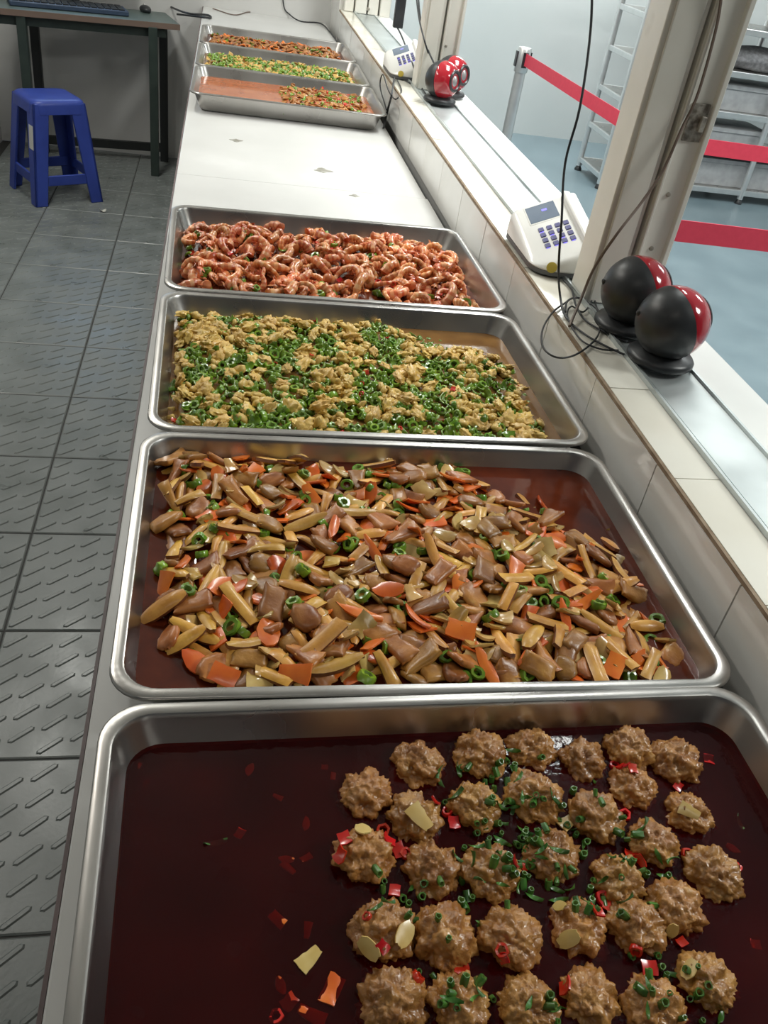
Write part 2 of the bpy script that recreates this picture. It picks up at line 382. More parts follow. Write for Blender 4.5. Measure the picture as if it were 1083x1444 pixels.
for k, (x, y, a) in TR.items():
    t = empty('serving_tray', (x, y, ZR), a, label=TL[k], cat='tray')
    inst('rim', rim_me, (0, 0, 0), parent=t); inst('basin', bas_me, (0, 0, 0), parent=t)
    TM[k] = Matrix.Translation((x, y, ZR)) @ Matrix.Rotation(a, 4, 'Z')
def taper(z): return .0136 + (-.005 - z) / .0395 * .0154 if z > -.0445 else .036
LV = {'A': -.027, 'B': -.023, 'C': -.030, 'D': -.036, 'E': -.028, 'F': -.030, 'G': -.030}
def ramp(a): return max(0., min(1., a)) ** .7
def targetB(x, y):
    lo = ramp((x - .026) / .045) * ramp((TW - .030 - x) / .085) * ramp((TD - .026 - y) / .03)
    if x < .15 and y < .12: lo *= ramp((x + y - .105) / .10)
    if x > .40 and y > .27: lo *= ramp(1 - (x - .40 + (y - .27)) / .16)
    return LV['B'] - .006 + .022 * lo
def targetC(x, y):
    lo = ramp((x - .020) / .02) * ramp((TW - .030 - x) / .05) * ramp((TD - .024 - y) / .03)
    if x > .38 and y > .31: lo *= ramp(1 - (x - .38 + (y - .31)) / .16)
    if x < .08 and y < .06: lo *= ramp((x + y - .06) / .06)
    return LV['C'] - .004 + .026 * lo
def targetD(x, y):
    lo = ramp((x - .028) / .03) * ramp((TW - .030 - x) / .05) * ramp((TD - .03 - y) / .07)
    return LV['D'] - .004 + .036 * lo
def farT(lvl, left):
    return lambda x, y: lvl - .006 + .024 * ramp((x - left) / .04) * ramp((TW - .03 - x) / .04) * ramp((TD - .03 - y) / .05)
TG = {'B': targetB, 'C': targetC, 'D': targetD, 'E': farT(LV['E'], .27), 'F': farT(LV['F'], .015), 'G': farT(LV['G'], .015)}
UNDER = {'B': .013, 'C': .013, 'D': .017, 'E': .010, 'F': .010, 'G': .010}
def sauce(k, lvl, m_, label):
    """the liquid; between heaped pieces it clings to them and mounds up"""
    s = MB(); i = taper(lvl) - .0003; j = taper(lvl - .012) + .001
    L1 = rrect(i, TW - i, i, TD - i, .028, lvl, 7); L0 = rrect(j, TW - j, j, TD - j, .027, lvl - .012, 7)
    s.loops([L0, L1], cap0=True, cap1=True)
    if k in TG:
        nx, ny = 56, 40; x0, x1, y0, y1 = .034, TW - .034, .034, TD - .034; vs = []
        for a in range(nx + 1):
            for b in range(ny + 1):
                x = x0 + (x1 - x0) * a / nx; y = y0 + (y1 - y0) * b / ny
                e = a in (0, nx) or b in (0, ny)
                vs.append((x, y, lvl - .003 if e else max(lvl - .002, TG[k](x, y) - UNDER[k] + .0015 * noise.noise(Vector((x * 90, y * 90, 0))))))
        n = ny + 1
        s.add(vs, [(a * n + b, (a + 1) * n + b, (a + 1) * n + b + 1, a * n + b + 1) for a in range(nx) for b in range(ny)])
    o = s.build('sauce', m_, None, 60); o.matrix_world = TM[k]
    return tag(o, label, 'sauce', kind='stuff')
sauce('A', LV['A'], SAUCE_R, 'dark red oily sauce around the meatballs')
sauce('B', LV['B'], SAUCE_B, 'red brown sauce under the pork and tofu pieces')
sauce('C', LV['C'], SAUCE_Y, 'thin brown juice under the scrambled egg and green peppers')
sauce('D', LV['D'], SAUCE_B, 'dark juice under the orange shrimps')
sauce('E', LV['E'], SAUCE_O, 'orange sauce showing in the half empty far tray')
sauce('F', LV['F'], SAUCE_Y, 'thin juice under the pale green chopped vegetables')
sauce('G', LV['G'], SAUCE_B, 'brown juice in the tray next to the back wall')

# ------------------------------------------------------------------ food pieces (meshes)
def lumpy(r, sub, amp, freq, flat=1, seed=0, fine=0, squeeze=(1, 1)):
    bm = bmesh.new(); bmesh.ops.create_icosphere(bm, subdivisions=sub, radius=1)
    off = Vector((seed * 7.3, seed * 3.1, seed * 11.7))
    for v in bm.verts:
        n = v.co.normalized()
        d = noise.noise(n * freq + off) * amp
        if fine:
            vd = noise.voronoi(n * fine + off)[0]
            d += (.28 - vd[0]) * amp * .9 + noise.noise(n * fine * 1.9 + off) * amp * .25
        v.co = n * (1 + d) * r; v.co.z *= flat; v.co.x *= squeeze[0]; v.co.y *= squeeze[1]
    s = MB(); s.v = [tuple(v.co) for v in bm.verts]; s.f = [tuple(v.index for v in f.verts) for f in bm.faces]; s.m = [0] * len(s.f)
    bm.free(); return s
def curved_slab(lx, ly, th, bend, outline='rect', seed=0, nx=6, ny=3, jag=0, twist=0):
    """a bent slice: thickness th, curving about its long axis or along it"""
    rr = random.Random(seed); top = []; bot = []
    for i in range(nx + 1):
        for j in range(ny + 1):
            u = i / nx * 2 - 1; w = j / ny * 2 - 1
            if outline == 'diamond': ww = w * (1 - abs(u) ** 2 * .70)
            elif outline == 'oval': ww = w * sqrt(max(0.03, 1 - u * u * .80))
            elif outline == 'wedge': ww = w * (.55 + .45 * (u + 1) / 2)
            else: ww = w
            jx = rr.uniform(-jag, jag) * lx; jy = rr.uniform(-jag, jag) * ly
            x = u * lx / 2 + jx; y = ww * ly / 2 + jy
            z = bend * (u * u) * lx + twist * u * w * ly + rr.uniform(-jag, jag) * th
            e_ = max(abs(u), abs(w)) ** 5; tl = th * (1 - .55 * e_)
            top.append(Vector((x, y, z + tl / 2))); bot.append(Vector((x, y, z - tl / 2)))
    s = MB(); n = ny + 1; vs = top + bot; o = len(top); fs = []; mi = []
    for i in range(nx):
        for j in range(ny):
            a = i * n + j; fs += [(a, a + n, a + n + 1, a + 1), (o + a + 1, o + a + n + 1, o + a + n, o + a)]; mi += [0, 0]
    ring = [j for j in range(n)] + [i * n + ny for i in range(1, nx + 1)] + [nx * n + j for j in range(ny - 1, -1, -1)] + [i * n for i in range(nx - 1, 0, -1)]
    for a, b in zip(ring, ring[1:] + ring[:1]): fs.append((a, b, o + b, o + a)); mi.append(1)
    s.v = [tuple(p) for p in vs]; s.f = fs; s.m = mi; return s
def ring_piece(ro, ri, h, seed, n=11):
    rr = random.Random(seed); w = [1 + rr.uniform(-.13, .13) for _ in range(n)]; sq = rr.uniform(.75, 1)
    def L(r, z): return [Vector((r * w[k] * cos(2 * pi * k / n), r * w[k] * sq * sin(2 * pi * k / n), z + .0006 * sin(3 * k))) for k in range(n)]
    s = MB(); s.loops([L(ri, -h / 2), L(ro * .93, -h / 2), L(ro, -h * .25), L(ro, h * .25), L(ro * .93, h / 2), L(ri, h / 2)], 0)
    s.loops([L(ri, h / 2), L(ri * .96, 0), L(ri, -h / 2)], 1); return s
def shrimp_mesh(seed):
    rr = random.Random(seed); R_ = rr.uniform(.0125, .018); sw = radians(rr.uniform(95, 200)); n = 15; pts = []; rad = []
    for i in range(n):
        t = i / (n - 1); a = sw * t; rloc = R_ * (1 + .18 * t)
        pts.append(Vector((rloc * cos(a), rloc * sin(a), .003 * sin(t * 3))))
        r = .0082 * (1 - .60 * t) * (1.0 if i % 2 else .84)
        if i == 0: r = .0042
        rad.append(r)
    s = MB(); s.tube(pts, rad, 8)
    for i in range(2, n - 1, 2):
        for k in range(8): s.m[i * 8 + k] = 1      # pale band at each shell segment
    d = (pts[-1] - pts[-2]).normalized(); b = Vector((0, 0, 1)); e = pts[-1]; sd = d.cross(b)
    for q in (-1, 0, 1):       # tail fan
        f = (d + sd * .55 * q).normalized(); w = f.cross(b)
        s.add([e, e + f * .006 + w * .0024, e + f * .011, e + f * .006 - w * .0024, e + f * .006 + b * .0014], [(0, 1, 4), (1, 2, 4), (2, 3, 4), (3, 0, 4), (0, 3, 2, 1)])
    for i in range(2, 9):      # legs under the belly
        p = pts[i]; inn = Vector((-p.x, -p.y, 0)).normalized()
        for zq in (-.002, .002):
            q0 = p + inn * rad[i] * .8 + Vector((0, 0, zq)); q1 = q0 + inn * .005 + Vector((rr.uniform(-.002, .002), rr.uniform(-.002, .002), zq))
            s.tube([q0, q1], [.0009, .0004], 4)
    return s

V_TOFU = [curved_slab(l_, w_, .0085, b, o_, k, 8, 4, .012).mesh('tofu_strip', [TOFU, TOFUE], 50) for k, (l_, w_, b, o_) in enumerate(((.050, .013, .03, 'rect'), (.042, .0145, -.05, 'wedge'), (.052, .013, .06, 'oval'), (.038, .012, .0, 'rect'), (.046, .015, -.03, 'oval')))]
V_CAR = [curved_slab(l_, w_, .0042, b, o_, 20 + k, 7, 4, .02, tw).mesh('carrot_slice', [CARROT, CARROT], 60) for k, (l_, w_, b, o_, tw) in enumerate(((.034, .020, .05, 'diamond', .06), (.028, .019, .03, 'diamond', -.08), (.026, .018, .06, 'rect', .06), (.030, .020, .03, 'wedge', 0)))]
V_CAR += [curved_slab(.048, .011, .0042, .07, 'diamond', 25, 8, 3, .02, .1).mesh('carrot_slice', [CARROT, CARROT], 60)]
V_RING = [ring_piece(.0085, .0047, .0075, k).mesh('green_pepper_ring', [PEPPER, PEPIN], 60) for k in range(5)]
V_RINGS = [ring_piece(.0066, .0036, .0062, 30 + k).mesh('green_pepper_ring', [PEPPER, PEPIN], 60) for k in range(4)]
V_PEPC = [curved_slab(.015, .0095, .0028, .18, 'oval', 40 + k, 4, 3, .05, .2).mesh('green_pepper_piece', [PEPPER, PEPPER], 60) for k in range(3)]
V_ONI = [curved_slab(l_, w_, .0048, b, o_, 50 + k, 6, 5, .03, .08).mesh('onion_petal', [ONION, ONION], 60) for k, (l_, w_, b, o_) in enumerate(((.024, .019, .12, 'rect'), (.026, .018, .10, 'oval'), (.022, .018, .14, 'wedge'), (.028, .014, .08, 'oval')))]
V_PORK = [curved_slab(l_, w_, .0085, b, o_, 60 + k, 8, 6, .04, tw).mesh('pork_slice', [PORK, PORK], 80) for k, (l_, w_, b, o_, tw) in enumerate(((.036, .022, .04, 'rect', .06), (.034, .024, -.05, 'oval', -.06), (.040, .022, .06, 'wedge', .1), (.028, .024, .0, 'oval', .1), (.034, .020, -.04, 'rect', -.1)))]
V_CHI = [curved_slab(.011, .009, .0032, .14, 'rect', 70 + k, 3, 2, .06).mesh('chili_piece', [CHILI, CHILI], 60) for k in range(2)] + [ring_piece(.0058, .0034, .0045, 77).mesh('chili_piece', [CHILI, CHILI], 60)]
V_GAR = [curved_slab(.017, .012, .0024, .04, o_, 80 + k, 5, 4, .03).mesh('garlic_slice', [GARLIC, GARLIC], 60) for k, o_ in enumerate(('oval', 'wedge', 'oval'))]
V_SCA = [ring_piece(.0034, .0022, .0095, 90 + k, 8).mesh('scallion_piece', [SCALL, PEPIN], 60) for k in range(2)] + [curved_slab(.017, .0042, .0012, .12, 'diamond', 95, 5, 2, .03, .4).mesh('scallion_piece', [SCALL, SCALL], 60)]
V_EGG = [lumpy(.0115, 3, .55, 2.3, .55, k, 4.5, (1.25, .85)).mesh('egg_clump', EGG, 80) for k in range(6)]
V_SHR = [shrimp_mesh(k).mesh('shrimp', [SHRIMP, SHRIMP2], 60) for k in range(9)]

# ------------------------------------------------------------------ heap builder
class Heap:
    def __init__(s, k, step=.0025, inset=.030):
        target = TG[k]; s.st = step; s.nx = int(TW / step); s.ny = int(TD / step)
        s.X = (np.arange(s.nx) + .5) * step; s.Y = (np.arange(s.ny) + .5) * step
        s.ins = inset; s.T = np.array([[target(x, y) for y in s.Y] for x in s.X]); s.H = np.maximum(s.T - UNDER[k], LV[k] - .012)
    def pick(s, tries=14):
        best = None
        for _ in range(tries):
            x = RNG.uniform(s.ins, TW - s.ins); y = RNG.uniform(s.ins, TD - s.ins)
            i = int(x / s.st); j = int(y / s.st); g = s.H[i, j] - s.T[i, j]
            if best is None or g < best[0]: best = (g, x, y)
        return best
    def drop(s, x, y, r, th, q=65):
        i0 = max(0, int((x - r) / s.st)); i1 = min(s.nx, int((x + r) / s.st) + 1); j0 = max(0, int((y - r) / s.st)); j1 = min(s.ny, int((y + r) / s.st) + 1)
        sub = s.H[i0:i1, j0:j1]; m_ = ((s.X[i0:i1, None] - x) ** 2 + (s.Y[None, j0:j1] - y) ** 2) < r * r
        if not m_.any(): return None
        z = np.percentile(sub[m_], q); gx = 0; gy = 0
        A = sub[m_]; xs = np.broadcast_to(s.X[i0:i1, None], sub.shape)[m_] - x; ys = np.broadcast_to(s.Y[None, j0:j1], sub.shape)[m_] - y
        if len(A) > 6: gx = (A * xs).sum() / (xs * xs).sum(); gy = (A * ys).sum() / (ys * ys).sum()
        sub[m_] = np.maximum(sub[m_], z + th * .8)
        return z + th * .5, max(-.6, min(.6, gx)), max(-.6, min(.6, gy))
def place(k, hp, name, me, r, th, tilt, label, cat, group, pos=None, sc=(.85, 1.15), q=65, tries=14):
    if pos is None: g, x, y = hp.pick(tries)
    else: x, y = pos
    e_ = .022 + max(max(abs(v.co.x), abs(v.co.y)) for v in me.vertices) * .8
    x = min(max(x, e_), TW - e_); y = min(max(y, e_), TD - e_)
    d = hp.drop(x, y, r, th, q)
    if d is None: return None
    z, gx, gy = d; sc_ = random.uniform(*sc)
    R_ = Matrix.Rotation(-gx * .8 + random.gauss(0, tilt), 4, 'Y') @ Matrix.Rotation(gy * .8 + random.gauss(0, tilt), 4, 'X') @ Matrix.Rotation(random.uniform(0, 2 * pi), 4, 'Z')
    M_ = TM[k] @ Matrix.Translation((x, y, z)) @ R_ @ Matrix.Scale(sc_, 4)
    o = bpy.data.objects.new(name, me); COL.objects.link(o); o.matrix_world = M_
    return tag(o, label, cat, group)

# ---- tray B: pork, tofu, carrots, peppers, onion
hb = Heap('B')
KB = {'tofu': ('tofu_strip', V_TOFU, .014, .006, .14, 'tan strip of dried tofu with brown edges in the pork tray', 'tofu', 'tofu strips in the pork tray'),
      'car': ('carrot_slice', V_CAR, .011, .004, .28, 'orange carrot slice in the pork tray', 'carrot', 'carrot slices in the pork tray'),
      'ring': ('green_pepper_ring', V_RING, .008, .006, .4, 'glossy green pepper ring in the pork tray', 'pepper', 'green pepper rings in the pork tray'),
      'oni': ('onion_petal', V_ONI, .010, .005, .32, 'pale glossy onion petal in the pork tray', 'onion', 'onion petals in the pork tray'),
      'pork': ('pork_slice', V_PORK, .014, .006, .22, 'brown braised pork slice in the pork tray', 'pork', 'pork slices in the pork tray')}
seq = ['pork'] * 60 + ['oni'] * 40 + ['tofu'] * 40 + ['car'] * 30 + ['ring'] * 30; random.shuffle(seq)
seq2 = ['pork'] * 120 + ['oni'] * 105 + ['tofu'] * 115 + ['car'] * 118 + ['ring'] * 108; random.shuffle(seq2)
for kk in seq + seq2:
    nm, V, r, th, ti, lb, ct, gr = KB[kk]; place('B', hb, nm, random.choice(V), r, th, ti, lb, ct, gr)
# ---- tray C: scrambled egg with peppers
def cell(x, y): return noise.noise(Vector((x * 22, y * 22, 3.3))) + .7 * noise.noise(Vector((x * 60, y * 60, 8.1)))
hc = Heap('C', inset=.026)
def joined(k, hp, n, V, mats, r, th, tilt, name, label, cat, want=None, sc=(.8, 1.2), q=60):
    """uncountable small pieces of one kind, as real geometry in one object"""
    vs = []; fs = []; ms = []; done = 0; base = 0
    src = [([Vector(v.co) for v in me.vertices], [tuple(p.vertices) for p in me.polygons], [p.material_index for p in me.polygons]) for me in V]
    while done < n:
        g, x, y = hp.pick(8)
        if want and not want(x, y): 
            done += .08; continue
        z, gx, gy = hp.drop(x, y, r, th, q); s_ = random.uniform(*sc)
        M_ = Matrix.Translation((x, y, z)) @ Matrix.Rotation(-gx * .8 + random.gauss(0, tilt), 4, 'Y') @ Matrix.Rotation(gy * .8 + random.gauss(0, tilt), 4, 'X') @ Matrix.Rotation(random.uniform(0, 6.28), 4, 'Z') @ Matrix.Scale(s_, 4)
        a, b, c = random.choice(src); base = len(vs)
        vs += [tuple(M_ @ p) for p in a]; fs += [tuple(i + base for i in f) for f in b]; ms += c; done += 1
    me = bpy.data.meshes.new(name); me.from_pydata(vs, [], fs)
    for mm in mats: me.materials.append(mm)
    me.polygons.foreach_set('material_index', ms); me.polygons.foreach_set('use_smooth', [True] * len(fs)); me.update()
    o = bpy.data.objects.new(name, me); COL.objects.link(o); o.matrix_world = TM[k]
    return tag(o, label, cat, kind='stuff')
EGGS = [lumpy(.0068, 2, .6, 2.6, .6, 20 + k, 0, (1.2, .8)).mesh('egg_bit', EGG, 80) for k in range(4)]
is_egg = lambda x, y: cell(x, y) > .05
is_pep = lambda x, y: cell(x, y) < .25
joined('C', hc, 620, V_RINGS + V_PEPC, [PEPPER, PEPIN], .007, .005, .45, 'chopped_green_pepper', 'small chopped green pepper bits mixed through the scrambled egg', 'pepper', is_pep)
joined('C', hc, 560, EGGS, [EGG], .006, .006, .3, 'scrambled_egg_crumbs', 'fine scrambled egg crumbs between the green peppers', 'egg', is_egg)
for i in range(640):
    g, x, y = hc.pick(10); c = cell(x, y)
    if c + random.gauss(0, .22) > .13:
        if sum(1 for o in COL.objects if o.name.startswith('egg_clump')) < 290:
            place('C', hc, 'egg_clump', random.choice(V_EGG), .008, .006, .3, 'lumpy yellow scrambled egg clump among green peppers', 'egg', 'scrambled egg clumps', (x, y), (.6, 1.15))
    else:
        if sum(1 for o in COL.objects if o.name.startswith('green_pepper_piece')) < 290:
            place('C', hc, 'green_pepper_piece', random.choice(V_RINGS + V_PEPC[:2]), .006, .0045, .5, 'glossy chopped green pepper piece among scrambled egg', 'pepper', 'green pepper pieces in the egg tray', (x, y), (.85, 1.3))
for i in range(20):
    place('C', hc, 'red_chili_bit', random.choice(V_CHI), .005, .004, .35, 'small red chili bit on the scrambled egg', 'chili', 'red chili bits on the scrambled egg', sc=(.55, .9), tries=2)

# ---- tray D: shrimps
hd = Heap('D', inset=.036)
for i in range(275):
    place('D', hd, 'shrimp', random.choice(V_SHR), .015, .009, .45, 'glossy orange fried shrimp in the shrimp tray', 'shrimp', 'fried shrimps in the tray', sc=(1.0, 1.45), q=50)
for i in range(70):
    place('D', hd, 'green_pepper_piece', random.choice(V_RING + V_PEPC), .007, .004, .4, 'green pepper piece among the orange shrimps', 'pepper', 'green pepper pieces in the shrimp tray', sc=(.9, 1.4), tries=3)
for i in range(26):
    place('D', hd, 'red_chili_bit', random.choice(V_CHI), .006, .004, .4, 'red chili bit among the orange shrimps', 'chili', 'red chili bits in the shrimp tray', sc=(.8, 1.2), tries=3)

# ---- far trays: too small to pick apart singly
he = Heap('E')
joined('E', he, 150, V_PORK, [PORK, PORK], .011, .006, .3, 'braised_meat_pieces', 'brown meat pieces heaped on the window side of the half empty tray', 'meat', lambda x, y: x > .26, (.5, .8))
joined('E', he, 90, V_PEPC + V_RINGS, [PEPPER, PEPIN], .007, .005, .4, 'chopped_scallion', 'chopped green bits over the braised meat in the half empty tray', 'scallion', lambda x, y: x > .28, (.7, 1.1))
joined('E', he, 25, V_CHI, [CHILI, CHILI], .006, .004, .4, 'chopped_chili', 'red chili bits over the braised meat in the half empty tray', 'chili', lambda x, y: x > .30)
hf_ = Heap('F')
joined('F', hf_, 520, V_PEPC + V_RINGS, [PEPPER, PEPIN], .008, .005, .45, 'chopped_green_vegetable', 'pale green chopped vegetables filling the middle far tray', 'vegetable', None, (.8, 1.3))
joined('F', hf_, 260, EGGS + V_ONI[:1], [EGG, ONION], .006, .005, .4, 'pale_vegetable_bits', 'pale yellow bits mixed through the chopped green vegetables', 'vegetable', None, (.7, 1.1))
hg = Heap('G')
joined('G', hg, 260, V_PORK, [PORK, PORK], .012, .006, .3, 'brown_meat_pieces', 'brown meat pieces in the tray next to the back wall', 'meat', None, (.5, .85))
joined('G', hg, 90, V_CAR[:3], [CARROT, CARROT], .010, .004, .3, 'red_vegetable_pieces', 'orange red vegetable pieces in the tray next to the back wall', 'vegetable', lambda x, y: noise.noise(Vector((x * 11, y * 11, 1))) > -.05, (.6, 1))
joined('G', hg, 60, V_PEPC, [PEPPER, PEPPER], .007, .004, .4, 'green_vegetable_bits', 'few green bits in the tray next to the back wall', 'vegetable', None)

# ---- tray A: meatballs and garnish
ZA = ZR + LV['A']
BR = .0238
V_BALL = [lumpy(BR, 5, .26, 2.4, .94, k, 6.5).mesh('meatball', MEAT, 180) for k in range(7)]
MBP = [(588, 1082), (675, 1068), (748, 1060), (820, 1076), (884, 1062), (948, 1079), (516, 1124), (583, 1158), (668, 1141), (752, 1130), (838, 1158), (890, 1114), (968, 1150),
       (512, 1212), (608, 1230), (688, 1234), (776, 1210), (870, 1245), (918, 1194), (1003, 1237), (540, 1318), (624, 1327), (718, 1327), (815, 1312), (892, 1312), (948, 1286),
       (555, 1420), (645, 1418), (740, 1422), (830, 1410), (920, 1425), (993, 1388)]
balls = []; ballo = []; tops = {}
for i, (u, v) in enumerate(MBP):
    p = at(u, v, z=ZR - .030)
    s_ = random.uniform(.95, 1.06); r = BR * s_
    z = ZR - .0538 + r * .93
    balls.append((p.x, p.y, z, r))
    ballo.append(inst('meatball', V_BALL[i % 7], (p.x, p.y, z), (random.uniform(-.4, .4), random.uniform(-.4, .4), random.uniform(0, 6.28)), (s_,) * 3, cat='meatball'))
def hA(x, y):
    z = ZA; n = Vector((0, 0, 1))
    for bx, by, bz, r in balls:
        d2 = (x - bx) ** 2 + (y - by) ** 2
        if d2 < r * r * .92:
            q = bz + sqrt(r * r - d2) * .96
            if q > z: z = q; n = Vector((x - bx, y - by, q - bz)).normalized()
    return z, n
def onA(u, v):
    z = ZR - .005
    while z > ZA:
        p = at(u, v, z=z); h, n = hA(p.x, p.y)
        if z <= h: return Vector((p.x, p.y, h)), n
        z -= .0008
    p = at(u, v, z=ZA); return Vector((p.x, p.y, ZA)), Vector((0, 0, 1))
def putA(name, me, u, v, label, cat, group, sc=1, rz=None, lift=.001, tilt=.25):
    p, n = onA(u, v)
    q = n.to_track_quat('Z', 'Y').to_matrix().to_4x4()
    M_ = Matrix.Translation(p + n * lift) @ q @ Matrix.Rotation(random.gauss(0, tilt), 4, 'X') @ Matrix.Rotation(random.uniform(0, 6.28) if rz is None else rz, 4, 'Z') @ Matrix.Scale(sc, 4)
    o = bpy.data.objects.new(name, me); COL.objects.link(o); o.matrix_world = M_
    if p.z > ZA + .008:
        b_ = min(range(len(balls)), key=lambda q_: (p.x - balls[q_][0]) ** 2 + (p.y - balls[q_][1]) ** 2)
        tops.setdefault(b_, []).append(cat)
    return tag(o, label, cat, group)
for i, (u, v, s_) in enumerate([(487, 1185, 1.1), (482, 1206, 1.2), (540, 1172, 1.1), (546, 1186, 1.1), (562, 1200, 1.2), (572, 1205, 1), (612, 1131, .9), (640, 1162, 1.1), (630, 1146, .9), (724, 1216, 1), (740, 1222, 1),
                         (866, 1080, .9), (880, 1083, 1.1), (892, 1086, .9), (880, 1150, 1.1), (890, 1207, 1.1), (902, 1213, 1.1), (850, 1268, 1.2), (858, 1276, 1.2), (840, 1286, 1.1),
                         (896, 1340, 1), (914, 1366, 1.2), (540, 1335, .9), (518, 1294, .7), (556, 1258, 1), (650, 1368, 1.1), (708, 1340, 1), (710, 1350, .8), (800, 1392, 1.2), (968, 1205, 1),
                         (960, 1330, .8), (955, 1110, .9), (588, 1380, 1)]):
    putA('red_chili_piece', V_CHI[i % 3], u, v, 'red chili piece scattered over the meatballs', 'chili', 'red chili pieces on the meatballs', s_ * .9)
for i, (u, v, s_) in enumerate([(512, 1172, 1.0), (592, 1153, 1.3), (521, 1338, 1.05), (569, 1318, 1.1), (972, 1145, 1.0), (802, 1324, 1.0), (973, 1368, .9), (800, 1160, 1.1), (790, 1280, .8), (948, 1312, .7)]):
    putA('garlic_slice', V_GAR[i % 3], u, v, 'pale yellow garlic slice lying on a meatball', 'garlic', 'garlic slices on the meatballs', s_, tilt=.12)
rs = random.Random(3); n_s = 0
for (cu, cv, su, sv, n) in ((745, 1160, 50, 50, 50), (705, 1185, 28, 25, 26), (770, 1235, 36, 28, 18), (640, 1090, 20, 14, 6), (640, 1280, 40, 25, 14), (650, 1390, 28, 14, 12), (715, 1085, 20, 12, 8),
                           (900, 1245, 40, 25, 12), (970, 1400, 35, 25, 12), (830, 1270, 28, 14, 10), (920, 1380, 20, 30, 8), (560, 1270, 30, 20, 8), (770, 1420, 15, 12, 6), (880, 1180, 40, 30, 10)):
    for _ in range(n):
        u, v = rs.gauss(cu, su), rs.gauss(cv, sv)
        if v < 1050 or v > 1460 or u > 1030: continue
        putA('scallion_piece', rs.choice(V_SCA), u, v, 'small chopped green scallion piece on the meatballs', 'scallion', 'scallion pieces on the meatballs', rs.uniform(.6, 1.0), lift=.001, tilt=.5)
for i, o in enumerate(ballo):
    t_s = tops.get(i, []); ga, ch, sn = 'garlic' in t_s, 'chili' in t_s, t_s.count('scallion')
    if ga and ch: lb = 'brown meatball topped with both garlic and red chili in the red sauce'
    elif ga: lb = 'brown meatball topped with a pale garlic slice in the red sauce'
    elif ch and sn >= 2: lb = 'brown meatball topped with red chili and green scallion in the red sauce'
    elif ch: lb = 'brown meatball topped with red chili only in the red sauce'
    elif sn >= 4: lb = 'brown meatball thickly strewn with chopped green scallion in the red sauce'
    elif sn: lb = 'brown meatball with just a few green scallion bits in the red sauce'
    else: lb = 'bare brown meatball without any garnish in the red sauce'
    tag(o, lb, 'meatball', 'meatballs in the red sauce tray')
# bits floating in the open sauce
for i, (u, v, kd, s_) in enumerate([(338, 1174, 'c', .8), (436, 1352, 'g', 1.2), (468, 1395, 'o', 1.1), (440, 1430, 'o', .9), (408, 1412, 'c', 1.1), (396, 1388, 'o', .6), (392, 1295, 'o', .7), (434, 1310, 'o', .55), (432, 1160, 'o', .5), (352, 1083, 'o', .6),
                             (432, 1208, 'o', .5), (407, 1222, 'o', .6), (404, 1210, 'o', .5), (1035, 1195, 'o', .6), (1040, 1222, 'c', .9), (1000, 1070, 'c', 1.1), (458, 1080, 'c', .6), (390, 1432, 'c', 1), (303, 1187, 's', 1.2), (392, 1122, 'o', .4), (1044, 1158, 's', 1), (1066, 1330, 'c', .8), (470, 1093, 'o', .4)]):
    p = at(u, v, z=ZA)
    nm, me, lb, ct, gr = {'c': ('red_chili_piece', V_CHI[i % 3], 'red chili piece floating in the open red sauce', 'chili', 'chili pieces floating in the red sauce'),
                          'o': ('carrot_piece', V_CAR[i % 4], 'orange carrot piece half sunk in the open red sauce', 'carrot', 'carrot pieces sunk in the red sauce'),
                          'g': ('garlic_slice', V_GAR[1], 'large pale garlic slice floating alone in the open red sauce', 'garlic', None),
                          's': ('scallion_piece', V_SCA[2], 'green scallion sliver floating in the open red sauce', 'scallion', 'scallion slivers floating in the red sauce')}[kd]
    inst(nm, me, (p.x, p.y, ZA + (-.0019 if kd != 'g' else .0005)), (random.gauss(0, .08), random.gauss(0, .08), random.uniform(0, 6.28)), (s_ * (.72 if kd == 'o' else .9), s_ * .6 if kd == 'o' else s_ * .9, s_ * .9), label=lb, cat=ct, group=gr)

